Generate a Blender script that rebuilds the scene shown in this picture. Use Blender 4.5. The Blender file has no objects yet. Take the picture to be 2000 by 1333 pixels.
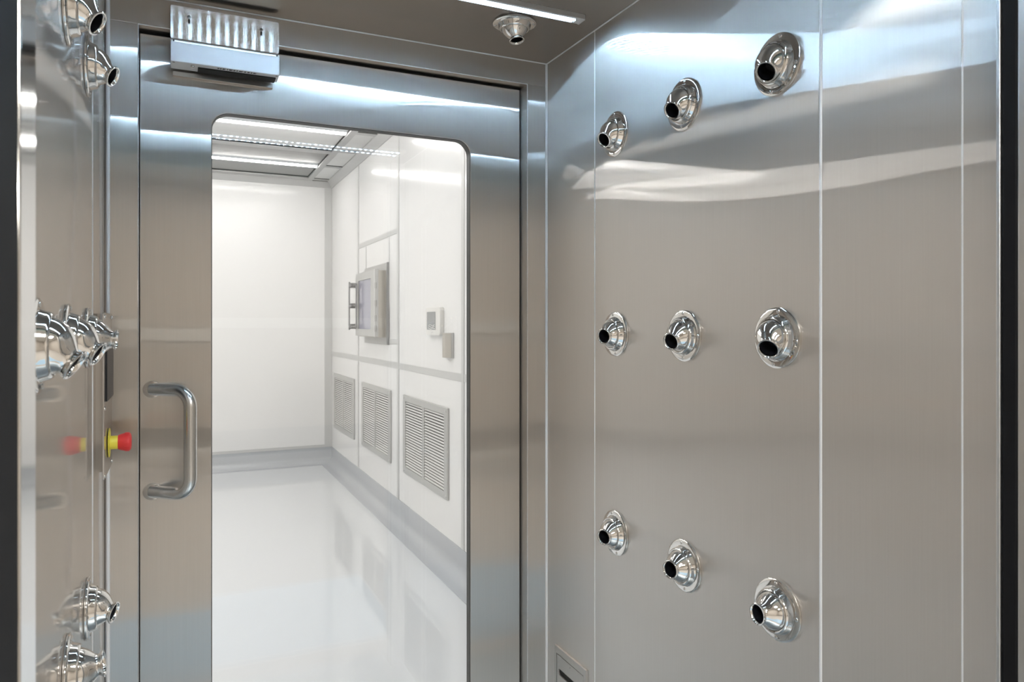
import bpy, bmesh, math, random
from mathutils import Vector, Matrix, Quaternion
from mathutils.geometry import tessellate_polygon
random.seed(7)
S = bpy.context.scene
C = S.collection
PI = math.pi

# ------------------------------------------------------------------ camera, world, exposure
H = 1.38                                   # eye height
cam = bpy.data.cameras.new('camera')
camo = bpy.data.objects.new('camera', cam); C.objects.link(camo)
camo.location = (0, 0, H)
camo.rotation_euler = (PI / 2, 0, -math.atan(656 / 1414))
cam.sensor_width = 36.0
cam.lens = 1414 / 2000 * 36
cam.shift_y = -33.5 / 2000
cam.clip_start = 0.02
cam.dof.use_dof = True
cam.dof.focus_distance = 1.6
cam.dof.aperture_fstop = 13
S.camera = camo

world = bpy.data.worlds.new('world'); S.world = world
world.use_nodes = True
world.node_tree.nodes['Background'].inputs[0].default_value = (0.02, 0.02, 0.022, 1)

S.view_settings.view_transform = 'Standard'
S.view_settings.look = 'None'
S.view_settings.gamma = 1.0
S.view_settings.use_curve_mapping = False
S.view_settings.exposure = 0.0
S.cycles.use_denoising = True
S.cycles.use_light_tree = False
S.cycles.use_adaptive_sampling = True
S.cycles.adaptive_threshold = 0.025
S.cycles.adaptive_min_samples = 16
S.cycles.max_bounces = 8
S.cycles.glossy_bounces = 8
S.cycles.diffuse_bounces = 5
S.cycles.transparent_max_bounces = 16
S.cycles.sample_clamp_indirect = 6.0

LED_E = 185.0          # air shower LED beads
ROOM_E = 43.5         # clean room strip lights
LOBBY_E = 46.0         # room behind the camera

# ------------------------------------------------------------------ materials
MATS = {}
def new_mat(name):
    m = bpy.data.materials.new(name); m.use_nodes = True
    nt = m.node_tree; nt.nodes.clear()
    out = nt.nodes.new('ShaderNodeOutputMaterial')
    MATS[name] = m
    return m, nt, out
def N(nt, t, **kw):
    n = nt.nodes.new(t)
    for k, v in kw.items(): setattr(n, k, v)
    return n
def vmath(nt, op, a, b=None):
    n = N(nt, 'ShaderNodeVectorMath', operation=op)
    for i, q in enumerate((a, b)):
        if q is None: continue
        if isinstance(q, (tuple, list)): n.inputs[i].default_value = q
        else: nt.links.new(q, n.inputs[i])
    return n.outputs[0]

def steel(name, col, r=0.17, an=-0.86, tangent='H', wave=0.0, haze=0.34, hr=0.47, grain=0.03):
    """Brushed sheet steel: an anisotropic lobe (spread across the grain) plus a soft lobe; slight waviness of the sheet."""
    m, nt, out = new_mat(name)
    L = nt.links.new
    geo = N(nt, 'ShaderNodeNewGeometry')
    if tangent == 'H':
        t = vmath(nt, 'ADD', vmath(nt, 'CROSS_PRODUCT', (0, 0, 1), geo.outputs['True Normal']), (0.002, 0.0, 0))
    else:
        t = vmath(nt, 'ADD', (0, 0, 0), (0.0, 0.0, 1.0))
    t = vmath(nt, 'NORMALIZE', t)
    # sheet waviness
    bp = None
    if wave:
        acc = None
        for k, ph, amp in (((0.6, 0.9, 10.5), 0.7, .0010), ((4.2, 4.6, 6.5), 4.0, .0009), ((6.1, -6.3, 14.0), 1.2, .0004)):
            d = N(nt, 'ShaderNodeVectorMath', operation='DOT_PRODUCT'); L(geo.outputs['Position'], d.inputs[0]); d.inputs[1].default_value = k
            ad = N(nt, 'ShaderNodeMath', operation='ADD'); ad.inputs[1].default_value = ph; L(d.outputs['Value'], ad.inputs[0])
            sn = N(nt, 'ShaderNodeMath', operation='SINE'); L(ad.outputs[0], sn.inputs[0])
            ma = N(nt, 'ShaderNodeMath', operation='MULTIPLY_ADD'); L(sn.outputs[0], ma.inputs[0]); ma.inputs[1].default_value = amp * wave
            if acc is not None: L(acc, ma.inputs[2])
            else: ma.inputs[2].default_value = 0.0
            acc = ma.outputs[0]
        bp = N(nt, 'ShaderNodeBump'); bp.inputs['Strength'].default_value = 1.0; bp.inputs['Distance'].default_value = 1.0
        L(acc, bp.inputs['Height'])
    # grain: fine streaks of slightly different brightness
    gn = N(nt, 'ShaderNodeTexNoise'); gn.inputs['Scale'].default_value = 1.0; gn.inputs['Detail'].default_value = 1
    st = (420, 420, 6) if tangent == 'H' else (8, 8, 420)
    L(vmath(nt, 'MULTIPLY', geo.outputs['Position'], st), gn.inputs['Vector'])
    mr = N(nt, 'ShaderNodeMapRange'); mr.inputs['To Min'].default_value = 1 - grain; mr.inputs['To Max'].default_value = 1 + grain
    L(gn.outputs[0], mr.inputs['Value'])
    colm = N(nt, 'ShaderNodeVectorMath', operation='SCALE'); colm.inputs[0].default_value = col
    L(mr.outputs[0], colm.inputs['Scale'])
    g1 = N(nt, 'ShaderNodeBsdfAnisotropic'); g1.distribution = 'GGX'
    g1.inputs['Roughness'].default_value = r; g1.inputs['Anisotropy'].default_value = an
    g2 = N(nt, 'ShaderNodeBsdfAnisotropic'); g2.distribution = 'GGX'
    g2.inputs['Roughness'].default_value = hr; g2.inputs['Anisotropy'].default_value = -0.5
    for g in (g1, g2):
        L(colm.outputs[0], g.inputs['Color']); L(t, g.inputs['Tangent'])
        if bp: L(bp.outputs[0], g.inputs['Normal'])
    mix = N(nt, 'ShaderNodeMixShader'); mix.inputs[0].default_value = haze
    L(g1.outputs[0], mix.inputs[1]); L(g2.outputs[0], mix.inputs[2])
    # at a glancing angle the fine brushing stops scattering and the sheet mirrors
    dt = N(nt, 'ShaderNodeVectorMath', operation='DOT_PRODUCT'); L(geo.outputs['Normal'], dt.inputs[0]); L(geo.outputs['Incoming'], dt.inputs[1])
    ab = N(nt, 'ShaderNodeMath', operation='ABSOLUTE'); L(dt.outputs['Value'], ab.inputs[0])
    iv = N(nt, 'ShaderNodeMath', operation='SUBTRACT'); iv.inputs[0].default_value = 1.0; L(ab.outputs[0], iv.inputs[1])
    pw = N(nt, 'ShaderNodeMath', operation='POWER'); pw.inputs[1].default_value = 4.0; L(iv.outputs[0], pw.inputs[0])
    g3 = N(nt, 'ShaderNodeBsdfAnisotropic'); g3.distribution = 'GGX'; g3.inputs['Roughness'].default_value = min(0.07, r)
    g3.inputs['Anisotropy'].default_value = 0.0
    L(colm.outputs[0], g3.inputs['Color'])
    if bp: L(bp.outputs[0], g3.inputs['Normal'])
    mix2 = N(nt, 'ShaderNodeMixShader'); L(pw.outputs[0], mix2.inputs[0]); L(mix.outputs[0], mix2.inputs[1]); L(g3.outputs[0], mix2.inputs[2])
    L(mix2.outputs[0], out.inputs[0])
    return m

def plain(name, col, rough=0.5, metal=0.0, spec=0.5, noise=0.0, nscale=30.0, bump=0.0, bscale=200.0):
    m, nt, out = new_mat(name)
    L = nt.links.new
    p = N(nt, 'ShaderNodeBsdfPrincipled')
    p.inputs['Base Color'].default_value = (*col, 1); p.inputs['Roughness'].default_value = rough
    p.inputs['Metallic'].default_value = metal; p.inputs['Specular IOR Level'].default_value = spec
    geo = N(nt, 'ShaderNodeNewGeometry')
    if noise:
        n = N(nt, 'ShaderNodeTexNoise'); n.inputs['Scale'].default_value = nscale; n.inputs['Detail'].default_value = 4
        L(geo.outputs['Position'], n.inputs['Vector'])
        mr = N(nt, 'ShaderNodeMapRange'); mr.inputs['To Min'].default_value = 1 - noise; mr.inputs['To Max'].default_value = 1 + noise
        L(n.outputs[0], mr.inputs['Value'])
        sc = N(nt, 'ShaderNodeVectorMath', operation='SCALE'); sc.inputs[0].default_value = col
        L(mr.outputs[0], sc.inputs['Scale']); L(sc.outputs[0], p.inputs['Base Color'])
    if bump:
        n2 = N(nt, 'ShaderNodeTexNoise'); n2.inputs['Scale'].default_value = bscale
        L(geo.outputs['Position'], n2.inputs['Vector'])
        b = N(nt, 'ShaderNodeBump'); b.inputs['Distance'].default_value = bump; b.inputs['Strength'].default_value = 1
        L(n2.outputs[0], b.inputs['Height']); L(b.outputs[0], p.inputs['Normal'])
    L(p.outputs[0], out.inputs[0])
    return m
def emit(name, col, e):
    m, nt, out = new_mat(name)
    n = N(nt, 'ShaderNodeEmission'); n.inputs[0].default_value = (*col, 1); n.inputs[1].default_value = e
    nt.links.new(n.outputs[0], out.inputs[0]); return m
def glass(name, tint=(0.992, 0.992, 0.990), ior=1.42):
    m, nt, out = new_mat(name)
    # Schlick reflectance of one glass surface, the same from either side
    geo = N(nt, 'ShaderNodeNewGeometry')
    dt = N(nt, 'ShaderNodeVectorMath', operation='DOT_PRODUCT')
    nt.links.new(geo.outputs['Normal'], dt.inputs[0]); nt.links.new(geo.outputs['Incoming'], dt.inputs[1])
    ab = N(nt, 'ShaderNodeMath', operation='ABSOLUTE'); nt.links.new(dt.outputs['Value'], ab.inputs[0])
    iv = N(nt, 'ShaderNodeMath', operation='SUBTRACT'); iv.inputs[0].default_value = 1.0; nt.links.new(ab.outputs[0], iv.inputs[1])
    pw = N(nt, 'ShaderNodeMath', operation='POWER'); pw.inputs[1].default_value = 5.0; nt.links.new(iv.outputs[0], pw.inputs[0])
    f0 = ((ior - 1) / (ior + 1)) ** 2
    f = N(nt, 'ShaderNodeMath', operation='MULTIPLY_ADD'); f.inputs[1].default_value = 1 - f0; f.inputs[2].default_value = f0
    nt.links.new(pw.outputs[0], f.inputs[0])
    t = N(nt, 'ShaderNodeBsdfTransparent'); t.inputs[0].default_value = (*tint, 1)
    g = N(nt, 'ShaderNodeBsdfGlossy'); g.inputs['Roughness'].default_value = 0.0
    mx = N(nt, 'ShaderNodeMixShader')
    nt.links.new(f.outputs[0], mx.inputs[0]); nt.links.new(t.outputs[0], mx.inputs[1]); nt.links.new(g.outputs[0], mx.inputs[2])
    nt.links.new(mx.outputs[0], out.inputs[0]); return m

steel('steel_wall', (0.84, 0.81, 0.78), r=0.12, an=-0.955, haze=0.40, wave=1.0)
steel('steel_door', (0.72, 0.69, 0.66), r=0.125, an=-0.945, wave=0.8)
steel('steel_frame', (0.72, 0.695, 0.67), r=0.15, an=-0.90, wave=0.15)
steel('steel_ceiling_dimmed', (0.41, 0.395, 0.38), r=0.22, an=-0.6, wave=0.5)  # ceiling base colour darkened to stand in for its dim floor reflection
steel('steel_cross', (0.72, 0.715, 0.70), r=0.14, an=-0.90, tangent='V', haze=0.15)
steel('steel_bright', (0.70, 0.69, 0.67), r=0.30, an=-0.3, wave=0.0)
steel('steel_floor', (0.50, 0.58, 0.65), r=0.40, an=-0.3)
plain('chrome', (0.80, 0.79, 0.77), rough=0.045, metal=1.0)
plain('chrome_satin', (0.66, 0.66, 0.65), rough=0.24, metal=1.0)
plain('bore_black', (0.008, 0.009, 0.012), rough=0.35)
plain('rubber', (0.010, 0.010, 0.011), rough=0.65, spec=0.1, noise=0.2)
plain('steel_mirror', (0.78, 0.77, 0.75), rough=0.10, metal=1.0)
plain('header_paint', (0.55, 0.68, 0.64), rough=0.35)
plain('seal_dark', (0.006, 0.006, 0.006), rough=0.7)
plain('sealant', (0.72, 0.74, 0.76), rough=0.28)
plain('aluminium', (0.80, 0.82, 0.84), rough=0.38, metal=1.0)
plain('anodised', (0.82, 0.85, 0.88), rough=0.5, metal=0.25)
plain('alu_grey', (0.52, 0.52, 0.51), rough=0.42, metal=0.55)
plain('grid_grey', (0.53, 0.53, 0.525), rough=0.45, metal=0.2)
plain('panel_white', (0.86, 0.855, 0.845), rough=0.13, spec=0.2)
plain('panel_beige', (0.68, 0.645, 0.60), rough=0.4)
plain('tile_white', (0.80, 0.80, 0.79), rough=0.5)
plain('filter_grey', (0.36, 0.355, 0.345), rough=0.6, bump=0.0006, bscale=400, noise=0.05)
plain('batten', (0.62, 0.62, 0.61), rough=0.42, metal=0.15)
plain('epoxy', (0.68, 0.70, 0.72), rough=0.025, spec=0.6, noise=0.02, nscale=1.5)
plain('epoxy_grey', (0.47, 0.49, 0.515), rough=0.08, spec=0.6, noise=0.03, nscale=3)
plain('vent_grey', (0.55, 0.55, 0.535), rough=0.4, metal=0.4)
plain('vent_slat', (0.74, 0.74, 0.72), rough=0.4, metal=0.1)
plain('duct_dark', (0.03, 0.03, 0.03), rough=0.7)
plain('box_steel', (0.58, 0.55, 0.50), rough=0.34, metal=0.7, noise=0.05, nscale=8)
plain('dark_steel', (0.36, 0.36, 0.36), rough=0.35, metal=0.8)
plain('box_glass', (0.34, 0.34, 0.42), rough=0.08)
plain('plastic_white', (0.80, 0.79, 0.76), rough=0.4)
plain('screen_grey', (0.30, 0.31, 0.31), rough=0.12)
plain('reveal_dark', (0.035, 0.035, 0.03), rough=0.45, metal=0.0)
plain('red', (0.76, 0.045, 0.045), rough=0.42)
plain('yellow', (0.80, 0.70, 0.07), rough=0.42)
plain('ink', (0.03, 0.03, 0.035), rough=0.6)
plain('lobby_wall', (0.47, 0.435, 0.395), rough=0.6, noise=0.03, nscale=2)
plain('lobby_rail', (0.70, 0.70, 0.68), rough=0.4)
plain('lobby_base', (0.16, 0.15, 0.14), rough=0.5)
plain('lobby_floor', (0.46, 0.44, 0.415), rough=0.2, noise=0.05)
plain('mat_blue', (0.34, 0.50, 0.66), rough=0.3)
plain('mat_edge', (0.6, 0.63, 0.66), rough=0.4)
plain('lobby_ceiling', (0.62, 0.62, 0.60), rough=0.7)
emit('led', (0.50, 0.76, 1.0), LED_E)
emit('led_glare', (0.62, 0.82, 1.0), 4.0)  # even glow along the bar, added to imitate glare between the beads
emit('strip', (1.0, 0.99, 0.972), ROOM_E)
emit('lobby_light', (1.0, 0.96, 0.90), LOBBY_E)
glass('glass')

# ------------------------------------------------------------------ mesh helpers
class MB:
    def __init__(s): s.v = []; s.f = []; s.sm = []
    def add(s, vs, fs, smooth=False):
        o = len(s.v); s.v += [Vector(v) for v in vs]; s.f += [tuple(i + o for i in f) for f in fs]; s.sm += [smooth] * len(fs); return s
    def box(s, x0, x1, y0, y1, z0, z1):
        vs = [(x, y, z) for x in (x0, x1) for y in (y0, y1) for z in (z0, z1)]
        return s.add(vs, [(0, 1, 3, 2), (4, 6, 7, 5), (0, 4, 5, 1), (2, 3, 7, 6), (0, 2, 6, 4), (1, 5, 7, 3)])
    def lathe(s, prof, seg=40, M=None):
        M = M or Matrix()
        vs = []; n = len(prof)
        for k in range(seg):
            a = 2 * PI * k / seg
            for r, z in prof: vs.append(M @ Vector((r * math.cos(a), r * math.sin(a), z)))
        fs = [(k * n + i, ((k + 1) % seg) * n + i, ((k + 1) % seg) * n + i + 1, k * n + i + 1) for k in range(seg) for i in range(n - 1)]
        return s.add(vs, fs, True)
    def cyl(s, p, q, r, seg=20, cap=True, r2=None):
        p, q = Vector(p), Vector(q); d = q - p
        M = Matrix.Translation(p) @ d.to_track_quat('Z', 'Y').to_matrix().to_4x4()
        r2 = r if r2 is None else r2; l = d.length
        prof = [(r, 0), (r2, l)]
        s.lathe(prof, seg, M)
        if cap:
            for rr, zz, fl in ((r, 0, True), (r2, l, False)):
                ring = [M @ Vector((rr * math.cos(2 * PI * k / seg), rr * math.sin(2 * PI * k / seg), zz)) for k in range(seg)]
                s.add(ring, [tuple(reversed(range(seg))) if fl else tuple(range(seg))])
        return s
    def tube(s, pts, r, seg=20):
        pts = [Vector(p) for p in pts]; vs = []; n = len(pts)
        up = None
        for i, p in enumerate(pts):
            t = (pts[min(i + 1, n - 1)] - pts[max(i - 1, 0)]).normalized()
            if up is None: up = t.orthogonal().normalized()
            up = (up - t * up.dot(t)).normalized(); b = t.cross(up)
            for k in range(seg):
                a = 2 * PI * k / seg; vs.append(p + r * (math.cos(a) * up + math.sin(a) * b))
        fs = [(i * seg + k, i * seg + (k + 1) % seg, (i + 1) * seg + (k + 1) % seg, (i + 1) * seg + k) for i in range(n - 1) for k in range(seg)]
        s.add(vs, fs, True)
        s.add(vs[:seg], [tuple(reversed(range(seg)))]); s.add(vs[-seg:], [tuple(range(seg))])
        return s
    def slab(s, outer, holes, axis, d0, d1):
        """plate with holes: 2D loops swept from d0 to d1 along axis ('y': (a,b)->(a,d,b); 'x': (d,a,b))"""
        P = (lambda a, b, d: Vector((a, d, b))) if axis == 'y' else ((lambda a, b, d: Vector((d, a, b))) if axis == 'x' else (lambda a, b, d: Vector((a, b, d))))
        loops = [outer] + holes
        tri = tessellate_polygon([[Vector((a, b, 0)) for a, b in l] for l in loops])
        flat = [q for l in loops for q in l]
        s.add([P(a, b, d0) for a, b in flat], [tuple(t) for t in tri])
        s.add([P(a, b, d1) for a, b in flat], [tuple(reversed(t)) for t in tri])
        for l in loops:
            n = len(l)
            s.add([P(a, b, d0) for a, b in l] + [P(a, b, d1) for a, b in l], [(i, (i + 1) % n, n + (i + 1) % n, n + i) for i in range(n)])
        return s
    def sweep(s, prof, axis, d0, d1):
        return s.slab(prof, [], axis, d0, d1)
    def data(s, name, mat, org=(0, 0, 0), weld=True):
        me = bpy.data.meshes.new(name)
        o = Vector(org)
        me.from_pydata([v - o for v in s.v], [], s.f)
        me.polygons.foreach_set('use_smooth', s.sm)
        bm = bmesh.new(); bm.from_mesh(me)
        bmesh.ops.remove_doubles(bm, verts=bm.verts, dist=1e-6)
        bmesh.ops.recalc_face_normals(bm, faces=bm.faces)
        bm.to_mesh(me); bm.free()
        me.materials.append(MATS[mat]); me.set_sharp_from_angle(angle=math.radians(38)); me.update()
        return me
def rrect(x0, x1, z0, z1, r, n=8):
    pts = []
    for cx, cz, a0 in ((x1 - r, z1 - r, 0), (x0 + r, z1 - r, 90), (x0 + r, z0 + r, 180), (x1 - r, z0 + r, 270)):
        for k in range(n + 1):
            a = math.radians(a0 + 90 * k / n); pts.append((cx + r * math.cos(a), cz + r * math.sin(a)))
    return pts
def rect(x0, x1, z0, z1): return [(x1, z1), (x0, z1), (x0, z0), (x1, z0)]

def link(name, me, parent=None, loc=None):
    o = bpy.data.objects.new(name, me); C.objects.link(o)
    if parent is not None: o.parent = parent
    if loc is not None: o.location = loc
    return o
def bev(o, w, seg=2):
    m = o.modifiers.new('bevel', 'BEVEL'); m.width = w; m.segments = seg; m.limit_method = 'ANGLE'; m.angle_limit = math.radians(50)
    m.harden_normals = False
    return o
def org_of(p):
    """world offset of a chain of unrotated parents"""
    v = Vector((0, 0, 0))
    while p is not None: v += p.location; p = p.parent
    return v
def part(name, mb, mat, parent, bevel=0, label=None):
    o = link(name, mb.data(name, mat, org_of(parent)), parent)
    if bevel: bev(o, bevel)
    if label: o['label'] = label
    return o
def thing(name, label, cat, loc=(0, 0, 0), group=None):
    o = bpy.data.objects.new(name, None); C.objects.link(o); o.location = loc; o.empty_display_size = 0.05
    o['label'] = label; o['category'] = cat
    if group: o['group'] = group
    return o
def struct(name, mb, mat, label=None, bevel=0):
    o = link(name, mb.data(name, mat)); o['kind'] = 'structure'
    if bevel: bev(o, bevel)
    if label: o['label'] = label
    return o

# ================================================================== AIR SHOWER SHELL
XL, XR, D, ZC = -0.125, 0.838, 1.60, 2.028
OX0, OX1, OZ = -0.0675, 0.784, 1.97       # door opening

struct('floor', MB().box(XL - .03, XR + .03, .36, 1.70, -.03, 0.0), 'steel_floor', 'grey steel floor of the air shower cabin')
cl = struct('ceiling', MB().box(XL - .03, XR + .03, .36, 1.70, ZC, ZC + .03), 'steel_ceiling_dimmed', 'brushed steel ceiling of the air shower cabin')

def steel_wall(name, xf, s, label, edges):
    w = struct(name, MB().box(min(xf + s * .004, xf + s * .03), max(xf + s * .004, xf + s * .03), .40, 1.70, 0, ZC), 'steel_frame', label)
    for y0, y1 in edges:
        part('panel', MB().box(min(xf, xf + s * .004), max(xf, xf + s * .004), y0 + .001, y1 - .001, 0.002, ZC - .001), 'steel_wall', w)
    return w
ED = [(1.372, 1.6), (.755, 1.372), (.549, .755), (.478, .549)]
steel_wall('wall_right', XR, 1, 'brushed stainless steel wall on the right carrying nine air nozzles', ED)
steel_wall('wall_left', XL, -1, 'brushed stainless steel wall on the left seen edge-on', [(1.372, 1.6), (.755, 1.372), (.45, .755)])

# sealant beads in corners and joints
tn = [0]
def bead(p, q, r, mat='sealant', label='thin pale sealant bead along a steel joint'):
    tn[0] += 1
    return struct('trim_%d' % tn[0], MB().cyl(p, q, r, 10), mat, label)
bead((XR - .001, D - .001, 0.01), (XR - .001, D - .001, ZC), .0035)
bead((XL + .0055, D - .001, 0.01), (XL + .0055, D - .001, ZC), .0034)
bead((XL, D - .0005, ZC), (XR, D - .0005, ZC), .0022)
bead((XR, .48, ZC), (XR, D, ZC), .0022)
bead((XL, .48, ZC), (XL, D, ZC), .0022)
bead((XR + .001, .755, 0.01), (XR + .001, .755, ZC), .0028)
bead((XR + .0012, 1.372, 0.01), (XR + .0012, 1.372, ZC), .0022)
bead((XR + .001, .549, 0.01), (XR + .001, .549, ZC), .0017)
bead((XL - .0012, 1.372, 0.01), (XL - .0012, 1.372, ZC), .0022)

# door frame of the far door
fr = bpy.data.objects.new('trim_door_frame', None); C.objects.link(fr); fr['kind'] = 'structure'; fr['label'] = 'brushed steel frame around the glazed door'
part('jamb', MB().box(XL, OX0, D, 1.70, 0, OZ), 'steel_frame', fr, .0012)
part('jamb', MB().box(OX1, XR, D, 1.70, 0, OZ), 'steel_frame', fr, .0012)
part('header', MB().box(XL, XR, D, 1.70, OZ, ZC), 'steel_frame', fr, .0012)
bead((OX0, D, OZ), (OX1, D, OZ), .0011, 'aluminium', 'bright edge of the door frame header')
bead((OX1, D, 0), (OX1, D, OZ), .0011, 'aluminium', 'bright right edge of the door frame')
bead((OX0, D, 0), (OX0, D, OZ), .0009, 'aluminium', 'bright left edge of the door frame')

# ------------------------------------------------------------------ far door
DY = 1.635
dr = bpy.data.objects.new('door_1', None); C.objects.link(dr); dr.location = (OX0, DY, 0); dr['kind'] = 'structure'
dr['label'] = 'brushed steel door with a tall rounded window and pull handle'
LX0, LX1, LZ = OX0 + .0011, OX1 - .004, 1.9655
WX0, WX1, WZ0, WZ1 = .067, .6475, .25, 1.824
leaf = part('leaf', MB().slab(rect(LX0, LX1, .008, LZ), [rrect(WX0, WX1, WZ0, WZ1, .036)], 'y', DY, DY + .0225), 'steel_door', dr, .0015)
part('leaf_core', MB().slab(rect(LX0, LX1, .008, LZ), [rrect(WX0 - .035, WX1 + .035, WZ0 - .03, WZ1 + .035, .05)], 'y', DY + .0245, DY + .06), 'steel_frame', dr)
part('gasket', MB().slab(rect(OX0, OX1, .004, OZ), [rect(LX0 + .0006, LX1 - .0006, .012, LZ - .0006)], 'y', DY + .006, DY + .02), 'seal_dark', dr, label='black rubber door seal')
part('glazing_trim', MB().slab(rrect(WX0 - .0005, WX1 + .0005, WZ0 - .0005, WZ1 + .0005, .036), [rrect(WX0 + .0012, WX1 - .0012, WZ0 + .0012, WZ1 - .0012, .035)], 'y', DY + .0025, DY + .0228), 'reveal_dark', dr, label='dark trim around the glass')
p1 = part('pane', MB().sweep(rrect(WX0 - .03, WX1 + .03, WZ0 - .025, WZ1 + .03, .05), 'y', DY + .0232, DY + .0236), 'glass', dr, label='clear window glass')
p2 = part('pane', MB().sweep(rrect(WX0 - .034, WX1 + .034, WZ0 - .029, WZ1 + .034, .05), 'y', DY + .047, DY + .0474), 'glass', dr, label='clear window glass')
# small etched glass mark in the upper corner
gx, gz, gy = .0845, 1.7765, DY + .0225
mk = MB().slab([(gx + .0042 * math.cos(a * PI / 12), gz + .0042 * math.sin(a * PI / 12)) for a in range(24)],
               [[(gx + .0036 * math.cos(a * PI / 12), gz + .0036 * math.sin(a * PI / 12)) for a in range(24)]], 'y', gy, gy + .0003)
mk.box(gx - .0003, gx + .0003, gy, gy + .0003, gz - .001, gz + .005)
mk.box(gx - .002, gx + .002, gy, gy + .0003, gz - .0016, gz - .001)
mk.box(gx - .0045, gx + .0045, gy, gy + .0003, gz - .0072, gz - .0066)
part('etched_mark', mk, 'alu_grey', p1)

# pull handle
hx0, hx1, hy, hz0, hz1 = -.044, .0255, 1.572, 1.0405, 1.2475
def arc(c, a0, a1, r, ux, uz, n=8): return [Vector(c) + r * (math.cos(a0 + (a1 - a0) * k / n) * Vector(ux) + math.sin(a0 + (a1 - a0) * k / n) * Vector(uz)) for k in range(n + 1)]
leg = Vector((hx1 - hx0, hy - DY, 0)); legn = leg.normalized()
rb = .034
P = []
top0 = Vector((hx0, DY + .001, hz1)); bot0 = Vector((hx0, DY + .001, hz0))
P.append(top0); P.append(top0 + legn * .02)
ctop = Vector((hx1, hy, hz1)) - legn * rb - Vector((0, 0, rb))
P += arc(ctop, PI / 2, 0, rb, legn, (0, 0, 1), 10)
cbot = Vector((hx1, hy, hz0)) - legn * rb + Vector((0, 0, rb))
P += arc(cbot, 0, -PI / 2, rb, legn, (0, 0, 1), 10)
P.append(bot0 + legn * .02); P.append(bot0)
ha = part('door_handle', MB().tube(P, .0125, 28), 'chrome_satin', dr, label='satin steel pull handle')
for z in (hz0, hz1):
    part('rosette', MB().lathe([(0, .003), (.0165, .003), (.0175, .0015), (.0175, 0)], 28, Matrix.Translation((hx0, DY, z)) @ Matrix.Rotation(PI / 2, 4, 'X')), 'chrome', ha)

# ------------------------------------------------------------------ near door frame (camera looks in through it)
nf = bpy.data.objects.new('trim_entry_frame', None); C.objects.link(nf); nf['kind'] = 'structure'; nf['label'] = 'steel frame of the entry doorway with black rubber seals'
part('jamb', MB().box(XL - .03, OX0, .413, .455, 0, ZC), 'steel_mirror', nf, .001)
part('gasket', MB().box(XL + .01, OX0 - .0005, .355, .413, 0, ZC), 'rubber', nf, .004, 'black rubber door seal')
part('jamb', MB().box(OX1, XR + .03, .40, .456, 0, ZC), 'steel_bright', nf, .001)
part('gasket', MB().box(OX1 + .0008, XR, .456, .4735, 0, ZC), 'rubber', nf, .003, 'black rubber door seal')
part('edge_strip', MB().box(OX1, XR, .4735, .4775, 0, ZC), 'aluminium', nf, .0006, 'pale metal edge strip')
part('header', MB().box(XL - .03, XR + .03, .40, .455, 1.955, ZC), 'header_paint', nf, .001)

# ------------------------------------------------------------------ LED bars on the ceiling
def led_bar(x0, x1, yc, label, tail):
    w, h = .028, .0095
    t = thing('led_light_bar', label, 'light', ((x0 + x1) / 2, yc, ZC), 'slim light bars under the cabin ceiling')
    part('channel', MB().sweep([(yc - w / 2, ZC), (yc - w / 2, ZC - h), (yc - w / 2 + .003, ZC - h - .001), (yc + w / 2 - .003, ZC - h - .001), (yc + w / 2, ZC - h), (yc + w / 2, ZC)], 'x', x0, x1), 'aluminium', t)
    b = MB(); n = int((x1 - tail - x0 - .005) / .020) + 1
    for k in range(n):
        xx = x0 + .005 + k * .020
        b.box(xx, xx + .0085, yc - .0042, yc + .0042, ZC - h - .0026, ZC - h - .0012)
    o = part('led_beads', b, 'led', t, label='row of glowing white light beads'); o['kind'] = 'stuff'
    part('led_glare', MB().box(x0 + .004, x1 - tail, yc - .0095, yc + .0095, ZC - h - .0016, ZC - h - .0009), 'led_glare', t)
    part('end_cap', MB().box(x1 - .001, x1 + .003, yc - w / 2, yc + w / 2, ZC - h - .0015, ZC), 'aluminium', t, .0008)
    part('end_cap', MB().box(x0 - .003, x0 + .001, yc - w / 2, yc + w / 2, ZC - h - .0015, ZC), 'aluminium', t, .0008)
    part('connector', MB().box(x1 - .016, x1 - .004, yc - .006, yc + .006, ZC - h - .0026, ZC - h - .0008), 'anodised', t)
led_bar(.380, .775, 1.325, 'lit light bar on the ceiling beside the ceiling nozzle', .018)
led_bar(-.02, .373, 1.325, 'lit light bar above the lock, next to the bar by the ceiling nozzle', .004)
led_bar(.380, .775, .69, 'lit light bar near the entry doorway on the right side', .018)
led_bar(-.02, .373, .69, 'lit light bar near the entry doorway on the left side', .004)

# ------------------------------------------------------------------ air nozzles
fl_me = MB().lathe([(.030, .0), (.0455, .0), (.0468, .0008), (.0472, .0022), (.0468, .0036), (.0452, .0046), (.043, .005), (.037, .0052), (.030, .0052), (.030, .0)], 56).data('flange', 'chrome')
co_me = MB().lathe([(.0365, .0045), (.0358, .0062), (.0347, .0085), (.0335, .0125), (.0325, .0148), (.0308, .0158), (.0292, .0155), (.0285, .012), (.0285, .002)], 56).data('collar', 'chrome')
bl_me = MB().lathe([(.020, -.022), (.0265, -.013), (.0292, -.006), (.0298, 0), (.0296, .0045), (.0283, .0098), (.0258, .0148), (.0224, .0192), (.0188, .0230), (.0155, .0262), (.0136, .0284),
                    (.0130, .0299), (.0136, .0314), (.0154, .0333), (.0163, .0345), (.0164, .0355), (.0156, .0361), (.0142, .0360), (.0130, .0346), (.0124, .032)], 48).data('swivel_nozzle', 'chrome')
bo_me = MB().lathe([(.0125, .0325), (.0119, .028), (.0115, .024), (.0115, .006), (0.0, .006)], 36).data('bore', 'bore_black')
sc_me = MB().lathe([(0, .0014), (.0012, .0014), (.0024, .001), (.0031, .0002), (.0032, 0)], 14).data('screw', 'chrome_satin')
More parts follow.
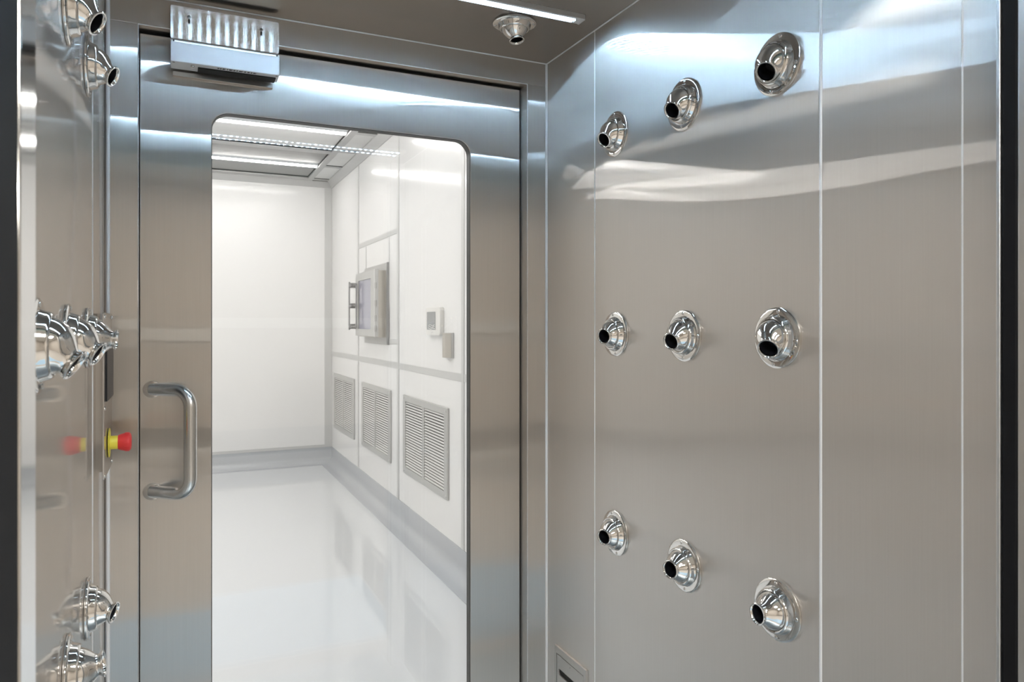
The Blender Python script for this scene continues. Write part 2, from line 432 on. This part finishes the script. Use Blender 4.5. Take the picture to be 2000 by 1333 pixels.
def nozzle(loc, n, d, label, roll=0.0):
    n = Vector(n); d = Vector(d).normalized()
    t = thing('air_nozzle', label, 'nozzle', loc, 'air shower nozzles')
    if abs(n.z) > .5: R = Matrix(((1, 0, 0), (0, -1, 0), (0, 0, -1)))
    else:
        up = Vector((0, 0, 1)); xx = up.cross(n); R = Matrix((xx, up, n)).transposed()
    t.rotation_euler = R.to_euler()
    link('flange', fl_me, t); link('collar', co_me, t)
    b = link('swivel_nozzle', bl_me, t, (0, 0, .006))
    b.rotation_euler = Vector((0, 0, 1)).rotation_difference(R.transposed() @ d).to_euler()
    bo = link('bore', bo_me, b); bo['label'] = 'black opening of the nozzle'
    for k in range(4):
        a = roll + PI / 2 * k
        link('screw', sc_me, t, (.0408 * math.cos(a), .0408 * math.sin(a), .005))
NY = [1.287, 1.06, .836]; NZ = [H + .398, H - .0215, H - .4387]
AR = {(0, 0): (-.84, -.23, -.49), (0, 1): (-.84, -.23, -.49), (0, 2): (-.79, -.27, -.55), (1, 0): (-.92, -.36, -.12), (1, 1): (-.92, -.25, -.29),
      (1, 2): (-.79, -.40, -.46), (2, 0): (-.93, -.37, -.04), (2, 1): (-.97, -.25, .02), (2, 2): (-1, .02, -.01)}
AL = {(0, 0): (.85, -.27, -.42), (0, 1): (.80, -.25, -.50), (1, 0): (.98, -.06, -.10), (1, 1): (.80, -.22, -.45), (1, 2): (.76, -.16, -.52),
      (2, 0): (.87, -.34, -.22), (2, 1): (.98, -.02, .12)}
RW = ['top row', 'middle row', 'bottom row']
CR = ['nearest the door', 'middle one', 'beside the pale joint']
CL = ['nearest the door', 'second from the door', 'cut by entry frame']
for (i, j), d in AR.items():
    nozzle((XR, NY[j], NZ[i]), (-1, 0, 0), d, 'polished steel air nozzle on right wall, %s, %s' % (RW[i], CR[j]), .12 * (i - j))
for (i, j), d in AL.items():
    nozzle((XL, NY[j], NZ[i]), (1, 0, 0), d, 'polished steel air nozzle on left wall, %s, %s' % (RW[i], CL[j]), .1 * j)
nozzle((.66, 1.41, ZC), (0, 0, -1), (.07, -.20, -.97), 'polished steel air nozzle hanging from the ceiling beside the light bar', .5)

# ------------------------------------------------------------------ electromagnetic lock over the door
lk = thing('magnetic_door_lock', 'steel plate and pale box of the door lock above the glazed door', 'lock', (.093, D, 1.90))
kx = [(.0236, 1.9945), (.161, 1.9930)]
part('mounting_plate', MB().slab(rrect(-.010, .196, 1.948, 2.014, .003, 3), [rrect(x - .0016, x + .0016, z - .0125, z + .002, .0015, 3) for x, z in kx], 'y', D - .0125, D - .010), 'steel_cross', lk, .0004)
part('spacer', MB().box(-.008, .194, D - .010, D, 1.972, 2.010), 'seal_dark', lk)
for x, z in kx:
    sc = part('screw', MB().lathe([(0, .0028), (.002, .0026), (.0036, .0012), (.0038, 0)], 16, Matrix.Translation((x, D - .0125, z)) @ Matrix.Rotation(PI / 2, 4, 'X')), 'dark_steel', lk)
    part('screw_slot', MB().box(x - .0022, x + .0022, D - .0156, D - .0150, z - .0004, z + .0004).box(x - .0004, x + .0004, D - .0156, D - .0150, z - .0022, z + .0022), 'seal_dark', sc)
BY = 1.574
body = part('housing', MB().box(-.010, .196, BY, DY - .014, 1.898, 1.937), 'anodised', lk, .0012)
part('rail', MB().sweep([(BY + .001, 1.937), (BY + .001, 1.9405), (D - .0128, 1.9485), (D - .0100, 1.9485), (D - .0100, 1.937)], 'x', -.010, .196), 'steel_bright', lk, .0005)
for x in (-.0045, .1905):
    part('screw', MB().cyl((x, BY + .0015, 1.9392), (x, BY - .0006, 1.9392), .0018, 10), 'ink', lk)
    part('screw', MB().cyl((x, BY + .004, 1.8988), (x, BY + .004, 1.8970), .0024, 10), 'dark_steel', lk)
part('screw', MB().cyl((.030, BY + .010, 1.8985), (.030, BY + .010, 1.8945), .0034, 12), 'chrome_satin', lk)
part('magnet_face', MB().box(.040, .190, BY + .016, DY - .016, 1.8955, 1.8985), 'seal_dark', lk)
part('armature_plate', MB().box(-.006, .188, DY - .010, DY, 1.886, 1.895), 'steel_frame', lk, .0005, 'flat steel plate fixed to the door')
# printed marks along the underside
pr = MB()
for x0, w in ((.076, .004), (.081, .003), (.0855, .006), (.094, .002), (.098, .007), (.1065, .004), (.112, .003), (.117, .008), (.127, .004), (.133, .005), (.140, .003), (.1445, .006)):
    pr.box(x0, x0 + w, BY + .004, BY + .0056, 1.8974, 1.8981); pr.box(x0, x0 + w * .7, BY + .0075, BY + .0088, 1.8974, 1.8981)
o = part('printed_text', pr, 'ink', body); o['kind'] = 'stuff'

# ------------------------------------------------------------------ control plate with emergency stop on the left wall
cp = thing('control_panel', 'narrow steel control plate with red emergency stop button on left wall', 'control panel', (XL, 1.49, 1.25))
PX = -.111
part('plate', MB().slab(rrect(1.408, 1.574, 1.113, 1.399, .003, 3), [], 'x', PX - .0025, PX), 'steel_frame', cp, .0005)
part('back_box', MB().box(XL, PX - .0025, 1.425, 1.56, 1.125, 1.387), 'steel_frame', cp)
part('display', MB().slab(rrect(1.43, 1.566, 1.245, 1.335, .004, 3), [], 'x', PX, PX + .003), 'bore_black', cp, .0008, 'black glossy display window')
for y, z in ((1.416, 1.392), (1.566, 1.392), (1.416, 1.12), (1.566, 1.12), (1.418, 1.235)):
    part('screw', MB().lathe([(0, .0026), (.002, .0024), (.0034, .001), (.0036, 0)], 14, Matrix.Translation((PX, y, z)) @ Matrix.Rotation(PI / 2, 4, 'Y')), 'chrome', cp)
EM = Matrix.Translation((PX, 1.49, 1.1655)) @ Matrix.Rotation(PI / 2, 4, 'Y')
es = part('emergency_stop', MB().lathe([(.0, .0375), (.009, .0374), (.0135, .0366), (.0160, .0348), (.0168, .0325), (.0168, .029), (.0160, .0255), (.0145, .020), (.0132, .0165), (.0128, .0158), (.0, .0158)], 36, EM), 'red', cp, label='red mushroom push button')
part('collar', MB().lathe([(0, 0), (.0122, 0), (.0122, .0155), (.0118, .0162), (0, .0162)], 28, EM), 'yellow', es, label='yellow collar')
part('ring_plate', MB().lathe([(0, .0012), (.026, .0012), (.0265, .0018), (.026, .0026), (0, .0026)], 36, EM), 'yellow', es, label='thin yellow warning disc')
rg = MB()
for k in range(16):
    a = 2 * PI * k / 16; Rk = EM @ Matrix.Rotation(a, 4, 'Z')
    b = MB().box(.0158, .01715, -.0006, .0006, .0268, .0335)
    rg.add([Rk @ v for v in b.v], b.f)
o = part('grip_ridges', rg, 'red', es); o['kind'] = 'stuff'

# ------------------------------------------------------------------ low slotted plate on the right wall
vp = thing('slotted_cover_plate', 'slotted steel cover plate low on right wall by the corner', 'cover plate', (XR, 1.4745, .40))
part('frame', MB().slab(rect(1.400, 1.549, .20, .603), [rect(1.412, 1.541, .212, .586)], 'x', XR - .006, XR), 'steel_frame', vp, .0008)
sl = [rrect(1.432, 1.532, z - .0075, z + .0075, .0072, 5) for z in (.5445, .499, .4535, .408, .3625, .317, .2715)]
part('insert', MB().slab(rect(1.4145, 1.5385, .2145, .5835), sl, 'x', XR - .0045, XR - .001), 'steel_frame', vp, .0003)
part('backing', MB().box(XR - .0008, XR - .0002, 1.413, 1.54, .213, .585), 'seal_dark', vp)
for z in (.594, .577, .206):
    part('screw', MB().lathe([(0, .0016), (.0014, .0015), (.0022, .0006), (.0023, 0)], 12, Matrix.Translation((XR - .0035, 1.4745, z)) @ Matrix.Rotation(-PI / 2, 4, 'Y')), 'chrome', vp)

# ================================================================== CLEAN ROOM BEYOND THE DOOR
RX, RY, RZ, RXL, RY0 = 1.407, 7.30, 2.783, -3.85, 1.74
struct('floor_cleanroom', MB().box(RXL, RX, RY0 - .04, RY, -.03, 0.0), 'epoxy', 'glossy white epoxy floor of the clean room')
wr = struct('wall_cleanroom_right', MB().box(RX + .006, RX + .06, RY0 - .04, RY + .06, -.03, 2.85), 'batten', 'white panelled clean room wall with three vent grilles')
def wpanel(y0, y1, z0, z1): part('panel', MB().box(RX, RX + .006, y0, y1, z0, z1), 'panel_white', wr)
SE = [1.75, 2.44, 3.66, 4.916, 6.139, 7.3]
g = .024
ZM0, ZM1 = 1.066, 1.109
for a, b in zip(SE[:-1], SE[1:]):
    y0, y1 = a + (g if a > 1.8 else 0), b - (g if b < 7.2 else 0)
    wpanel(y0, y1, .158, ZM0)
    if abs(a - 4.916) > .01: wpanel(y0, y1, ZM1, RZ - .05)
y0, y1 = 4.916 + g, 6.139 - g
wpanel(y0, y1, 2.053, RZ - .05)
wpanel(y0, 5.145, 1.273, 2.016); wpanel(y0, y1, ZM1, 1.236)
wpanel(5.169, 5.848, 1.273, 2.016); wpanel(5.872, y1, 1.236, 2.016)
def rail(y0, y1, z0, z1, nm='rail'): part(nm, MB().box(RX - .003, RX + .006, y0, y1, z0, z1), 'batten', wr, .001)
for a, b in zip(SE[:-1], SE[1:]): rail(a + g, b - g if b < 7.2 else b, ZM0, ZM1)
rail(4.94, 6.115, 2.016, 2.053)
rail(4.94, 5.2, 1.236, 1.273)
for s in SE[1:-1]: rail(s - g, s + g, .158, RZ - .03, 'batten')
for s in SE[1:-1]: part('joint_groove', MB().box(RX - .0034, RX - .003, s - g + .004, s - g + .010, .16, RZ - .05), 'alu_grey', wr)
rail(5.145, 5.169, 1.5, 2.016, 'batten'); rail(5.848, 5.872, 1.273, 2.016, 'batten')
wf = struct('wall_cleanroom_far', MB().box(RXL, RX + .006, RY, RY + .06, -.03, 2.85), 'batten', 'plain white far wall of the clean room')
for x0, x1 in ((-3.85, -2.54), (-2.50, -1.30), (-1.26, -.02), (.02, 1.335)): part('panel', MB().box(x0, x1, RY - .006, RY, .165, RZ - .05), 'panel_white', wf)
part('corner_post', MB().box(1.335, RX - .001, RY - .010, RY, .158, RZ - .03), 'batten', wf, .001)
part('base_rail', MB().box(RXL, 1.345, RY - .012, RY - .004, .158, .185), 'batten', wf, .001)
struct('wall_cleanroom_left', MB().box(RXL - .06, RXL, RY0 - .04, RY + .06, -.03, 2.85), 'panel_beige', 'pale beige left wall of the clean room')
wn = struct('wall_cleanroom_near', MB().box(RXL, OX0, 1.70, RY0, 0, 2.85), 'panel_white', 'white clean room wall around the air shower door')
part('panel', MB().box(OX1, RX, 1.70, RY0, 0, 2.85), 'panel_white', wn); part('panel', MB().box(OX0, OX1, 1.70, RY0, OZ, 2.85), 'panel_white', wn)
# coved skirting
cove = [(0, .158), (.004, .158), (.005, .075)] + [(.005 + .07 * (1 - math.cos(a)), .005 + .07 * (1 - math.sin(a))) for a in [PI / 2 * k / 8 for k in range(9)]] + [(.115, .0035), (.115, 0), (0, 0)]
m1 = MB().sweep([(0 + p, z) for p, z in cove], 'y', RY0, RY)
for v in m1.v: v.x = RX - v.x
struct('baseboard_right', m1, 'epoxy_grey', 'grey coved skirting along the right clean room wall')
m2 = MB().sweep([(p, z) for p, z in cove], 'x', RXL, RX)
for v in m2.v: v.y = RY - .0065 - v.y
struct('baseboard_far', m2, 'epoxy_grey', 'grey coved skirting along the far clean room wall')

# ceiling: grid bars, small tiles along the wall, big filter panels
cc = struct('ceiling_cleanroom', MB().box(RXL, RX + .06, RY0 - .04, RY + .06, RZ + .03, RZ + .08), 'tile_white', 'clean room ceiling grid with grey filter panels')
def cbox(nm, x0, x1, y0, y1, z0, z1, mat, bevel=0): return part(nm, MB().box(x0, x1, y0, y1, z0, z1), mat, cc, bevel)
BX0, BX1, TX1 = 1.155, 1.207, 1.355
cbox('grid_bar', BX0, BX1, RY0, RY, RZ, RZ + .03, 'grid_grey', .001)
cbox('grid_bar', TX1, RX, RY0, RY, RZ, RZ + .03, 'grid_grey', .001)
ty = 7.16
while ty > 2.2:
    cbox('cross_bar', BX1, TX1, ty, min(ty + .06, RY), RZ + .001, RZ + .03, 'grid_grey', .001)
    cbox('ceiling_tile', BX1, TX1, ty - .56, ty, RZ + .010, RZ + .02, 'tile_white')
    cbox('tile_seal', BX1 + .002, TX1 - .002, ty - .008, ty, RZ + .006, RZ + .010, 'seal_dark')
    ty -= .62
rows = [(6.08, 7.16), (4.80, 6.00), (3.52, 4.72), (2.22, 3.44)]
cols = [(-.05, 1.155), (-1.30, -.11), (-2.55, -1.36), (-3.80, -2.61)]
for ri, (ya, yb) in enumerate(rows):
    cbox('cross_bar', RXL, BX0, yb, yb + .07 if ri else RY, RZ, RZ + .03, 'grid_grey', .001)
    for ci, (xa, xb) in enumerate(cols):
        cbox('filter_panel', xa, xb, ya, yb, RZ + .022, RZ + .028, 'filter_grey' if ri == 0 else 'tile_white')
        cbox('filter_seal', xa, xb, yb - .005, yb - .001, RZ + .012, RZ + .022, 'seal_dark')
        cbox('filter_seal', xb - .005, xb - .001, ya, yb, RZ + .012, RZ + .022, 'seal_dark')
        yc = (6.59, 5.365, 4.12, 2.83)[ri]
        lbl = 'lit clean room strip light, %s row from far wall, %s column' % (['first', 'second', 'third', 'fourth'][ri], ['right', 'second', 'third', 'left'][ci])
        t = thing('strip_light', lbl, 'light', ((xa + xb) / 2, yc, RZ + .022), 'clean room strip lights')
        part('housing', MB().sweep([(yc - .035, RZ + .022), (yc - .022, RZ + .004), (yc + .022, RZ + .004), (yc + .035, RZ + .022)], 'x', xa + .005, xb - .012), 'aluminium', t)
        part('tube', MB().sweep([(yc - .020, RZ + .004), (yc - .016, RZ - .006), (yc + .016, RZ - .006), (yc + .020, RZ + .004)], 'x', xa + .010, xb - .02), 'strip', t, label='glowing white diffuser')
for xa in (-.11, -1.36, -2.61): cbox('grid_bar', xa, xa + .06, RY0, RY, RZ, RZ + .03, 'grid_grey', .001)
cbox('grid_bar', RXL, BX0, RY0, 2.22, RZ, RZ + .03, 'tile_white')
# cornice
m3 = MB().sweep([(RX, RZ), (RX - .052, RZ), (RX - .006, RZ - .055), (RX, RZ - .055)], 'y', RY0, RY)
struct('trim_cornice_right', m3, 'grid_grey', 'grey cornice strip along the right clean room wall')
m4 = MB().sweep([(RY - .004, RZ), (RY - .052, RZ), (RY - .008, RZ - .055), (RY - .004, RZ - .055)], 'x', RXL, RX)
struct('trim_cornice_far', m4, 'grid_grey', 'grey cornice strip along the far clean room wall')

# return air grilles
VW, VH = .882, .525
slat_me = None
def grille(yc, label):
    global slat_me
    z0 = .376
    t = thing('vent_grille', label, 'vent grille', (RX, yc, z0), 'return air grilles')
    y0, y1, z1 = yc - VW / 2, yc + VW / 2, z0 + VH
    fw = .055; mid = .018
    iy0, iy1, iz0, iz1 = y0 + fw, y1 - fw, z0 + .042, z1 - .042
    part('frame', MB().slab(rect(y0, y1, z0, z1), [rect(iy0, yc - mid, iz0, iz1), rect(yc + mid, iy1, iz0, iz1)], 'x', RX - .014, RX - .001), 'vent_grey', t, .002)
    part('back', MB().box(RX - .0012, RX - .0004, iy0 - .01, iy1 + .01, iz0 - .01, iz1 + .01), 'duct_dark', t)
    ns = 25; pitch = (iz1 - iz0) / ns
    L_ = (yc - mid) - iy0
    if slat_me is None:
        a = math.radians(48); w = .0095; th = .0010
        dx, dz = w / 2 * math.cos(a), w / 2 * math.sin(a)
        slat_me = MB().sweep([(-dx, -dz - th), (-dx, -dz + th), (dx, dz + th), (dx, dz - th)], 'y', -L_ / 2, L_ / 2).data('slat', 'vent_slat')
    for cy in ((iy0 + yc - mid) / 2, (iy1 + yc + mid) / 2):
        for k in range(ns):
            link('slat', slat_me, t, (-.0075, cy - yc, iz0 - z0 + (k + .5) * pitch))
    for sy in (y0 + .022, y1 - .022):
        for sz in (z0 + .02, z1 - .02):
            part('screw', MB().cyl((RX - .014, sy, sz), (RX - .0165, sy, sz), .007, 10), 'batten', t)
grille(4.320, 'grey louvred vent grille low on the wall, nearest the glazed door')
grille(5.530, 'grey louvred vent grille under the pass box, middle of three')
grille(6.708, 'grey louvred vent grille farthest away beside the room corner')

# pass box
pb = thing('pass_box', 'steel pass-through box with glass hatch on the white wall', 'pass box', (RX, 5.5, 1.22))
part('flange', MB().slab(rect(5.155, 5.875, 1.227, 1.829), [rect(5.215, 5.815, 1.29, 1.76)], 'x', RX - .012, RX - .003), 'alu_grey', pb, .002)
part('flange_lip', MB().box(RX - .020, RX - .003, 5.148, 5.156, 1.227, 1.829), 'dark_steel', pb)
part('body', MB().box(1.337, RX - .003, 5.21, 5.82, 1.28, 1.773), 'box_steel', pb, .002)
dd = part('hatch', MB().slab(rect(5.225, 5.835, 1.285, 1.78), [rect(5.335, 5.745, 1.34, 1.72)], 'x', 1.314, 1.336), 'vent_grey', pb, .002)
part('pane', MB().box(1.322, 1.326, 5.33, 5.75, 1.335, 1.725), 'box_glass', dd, label='bluish glass of the hatch')
part('hinge_strip', MB().box(1.3125, 1.340, 5.205, 5.235, 1.285, 1.78), 'batten', dd, .001)
for z in (1.42, 1.53, 1.66, 1.345):
    part('hinge', MB().cyl((1.318, 5.204, z - .022), (1.318, 5.204, z + .022), .009, 10), 'alu_grey', dd)
lb = part('latch_bar', MB().box(1.262, 1.270, 5.835, 5.870, 1.332, 1.718), 'dark_steel', pb, .001, 'dark vertical latch bar')
part('latch_bar', MB().box(1.292, 1.300, 5.72, 5.745, 1.35, 1.70), 'dark_steel', pb, .001)
for z in (1.36, 1.525, 1.69):
    b = part('latch_bracket', MB().box(1.270, 1.330, 5.825, 5.862, z - .020, z + .020), 'dark_steel', pb, .002)
    part('latch_arm', MB().box(1.285, 1.297, 5.73, 5.83, z - .007, z + .007), 'dark_steel', pb, .001)
    part('latch_knob', MB().cyl((1.2665, 5.822, z), (1.2665, 5.806, z), .011, 12), 'chrome_satin', b)

# thermostat
th = thing('thermostat', 'white wall thermostat with grey screen', 'thermostat', (RX, 4.09, 1.31))
part('body', MB().slab(rrect(3.965, 4.228, 1.312, 1.478, .022, 5), [], 'x', RX - .026, RX), 'plastic_white', th, .006)
part('screen', MB().slab(rect(4.045, 4.200, 1.345, 1.452), [], 'x', RX - .0275, RX - .0255), 'screen_grey', th, label='grey screen')
rp = MB()
for k in range(3):
    pts = [(RX - .0278, 4.055 + .047 * q / 2.0, 1.352 + .010 * k + .004 * math.sin(q * 1.6 + k)) for q in range(6)]
    rp.tube(pts, .0016, 6)
part('screen_graph', rp, 'plastic_white', th)
part('maker_mark', MB().box(RX - .0266, RX - .0258, 4.085, 4.12, 1.327, 1.332), 'batten', th)
# sensor box
sb = thing('wall_sensor_box', 'small steel sensor box below the thermostat by the door edge', 'sensor box', (RX, 3.87, 1.19))
part('base', MB().box(RX - .012, RX, 3.80, 3.94, 1.188, 1.330), 'alu_grey', sb, .002)
part('cover', MB().sweep([(RX - .012, 3.815), (RX - .012, 3.90), (RX - .040, 3.885), (RX - .046, 3.865), (RX - .040, 3.835)], 'z', 1.190, 1.328), 'box_steel', sb, .001)
part('shine_button', MB().box(RX - .013, RX - .0118, 3.905, 3.936, 1.285, 1.292), 'plastic_white', sb)
for z in (1.21, 1.312): part('screw', MB().cyl((RX - .012, 3.921, z), (RX - .0145, 3.921, z), .005, 10), 'chrome_satin', sb)

# ================================================================== ROOM BEHIND THE CAMERA
LX0_, LX1_, LY0, LY1 = -2.2, 3.0, -4.2, .36
struct('floor_lobby', MB().box(LX0_, LX1_, LY0, LY1, -.03, 0), 'lobby_floor', 'beige floor of the room before the air shower')
struct('ceiling_lobby', MB().box(LX0_, LX1_, LY0, LY1 + .04, 2.75, 2.80), 'lobby_ceiling', 'pale ceiling of the room before the air shower')
struct('wall_lobby_back', MB().box(LX0_, LX1_, LY0 - .05, LY0, -.03, 2.8), 'lobby_wall', 'beige back wall of the room before the air shower')
struct('wall_lobby_left', MB().box(LX0_ - .05, LX0_, LY0, LY1 + .04, -.03, 2.8), 'lobby_wall', 'beige left wall of the room before the air shower')
struct('wall_lobby_right', MB().box(LX1_, LX1_ + .05, LY0, LY1 + .04, -.03, 2.8), 'lobby_wall', 'beige right wall of the room before the air shower')
wq = struct('wall_lobby_front', MB().box(LX0_, XL + .01, LY1, LY1 + .04, 0, 2.8), 'steel_bright', 'steel outer face of the air shower around its entry')
part('panel', MB().box(XR, LX1_, LY1, LY1 + .04, 0, 2.8), 'steel_bright', wq); part('panel', MB().box(XL + .01, XR, LY1, LY1 + .04, 1.985, 2.8), 'steel_bright', wq)
struct('trim_lobby_rail', MB().box(LX0_, LX1_, LY0, LY0 + .02, 1.34, 1.44), 'lobby_rail', 'pale horizontal rail on the beige back wall')
struct('baseboard_lobby', MB().box(LX0_, LX1_, LY0, LY0 + .02, 0, .09), 'lobby_rail', 'pale skirting of the beige back wall')
struct('trim_lobby_kick', MB().box(LX0_, LX1_, LY0, LY0 + .012, .09, .34), 'lobby_base', 'dark kick band on the beige back wall')
for i, (x, y) in enumerate(((-.8, -2.6), (1.4, -2.6), (-.8, -.9), (1.4, -.9))):
    t = thing('ceiling_panel_light', 'square ceiling light in the room before the air shower, %s' % ['far left', 'far right', 'near left', 'near right'][i], 'light', (x, y, 2.75), 'panel lights behind the viewer')
    part('frame', MB().slab(rect(x - .31, x + .31, y - .31, y + .31), [rect(x - .29, x + .29, y - .29, y + .29)], 'z', 2.738, 2.75), 'aluminium', t)
    part('diffuser', MB().box(x - .29, x + .29, y - .29, y + .29, 2.742, 2.749), 'lobby_light', t)

mt = thing('tacky_mat', 'pale blue sticky mat on the floor before the entry', 'mat', (.36, -.2, 0))
part('base', MB().box(-.20, .92, -.62, .22, 0, .003), 'mat_edge', mt)
part('film', MB().box(-.185, .905, -.605, .205, .003, .005), 'mat_blue', mt)
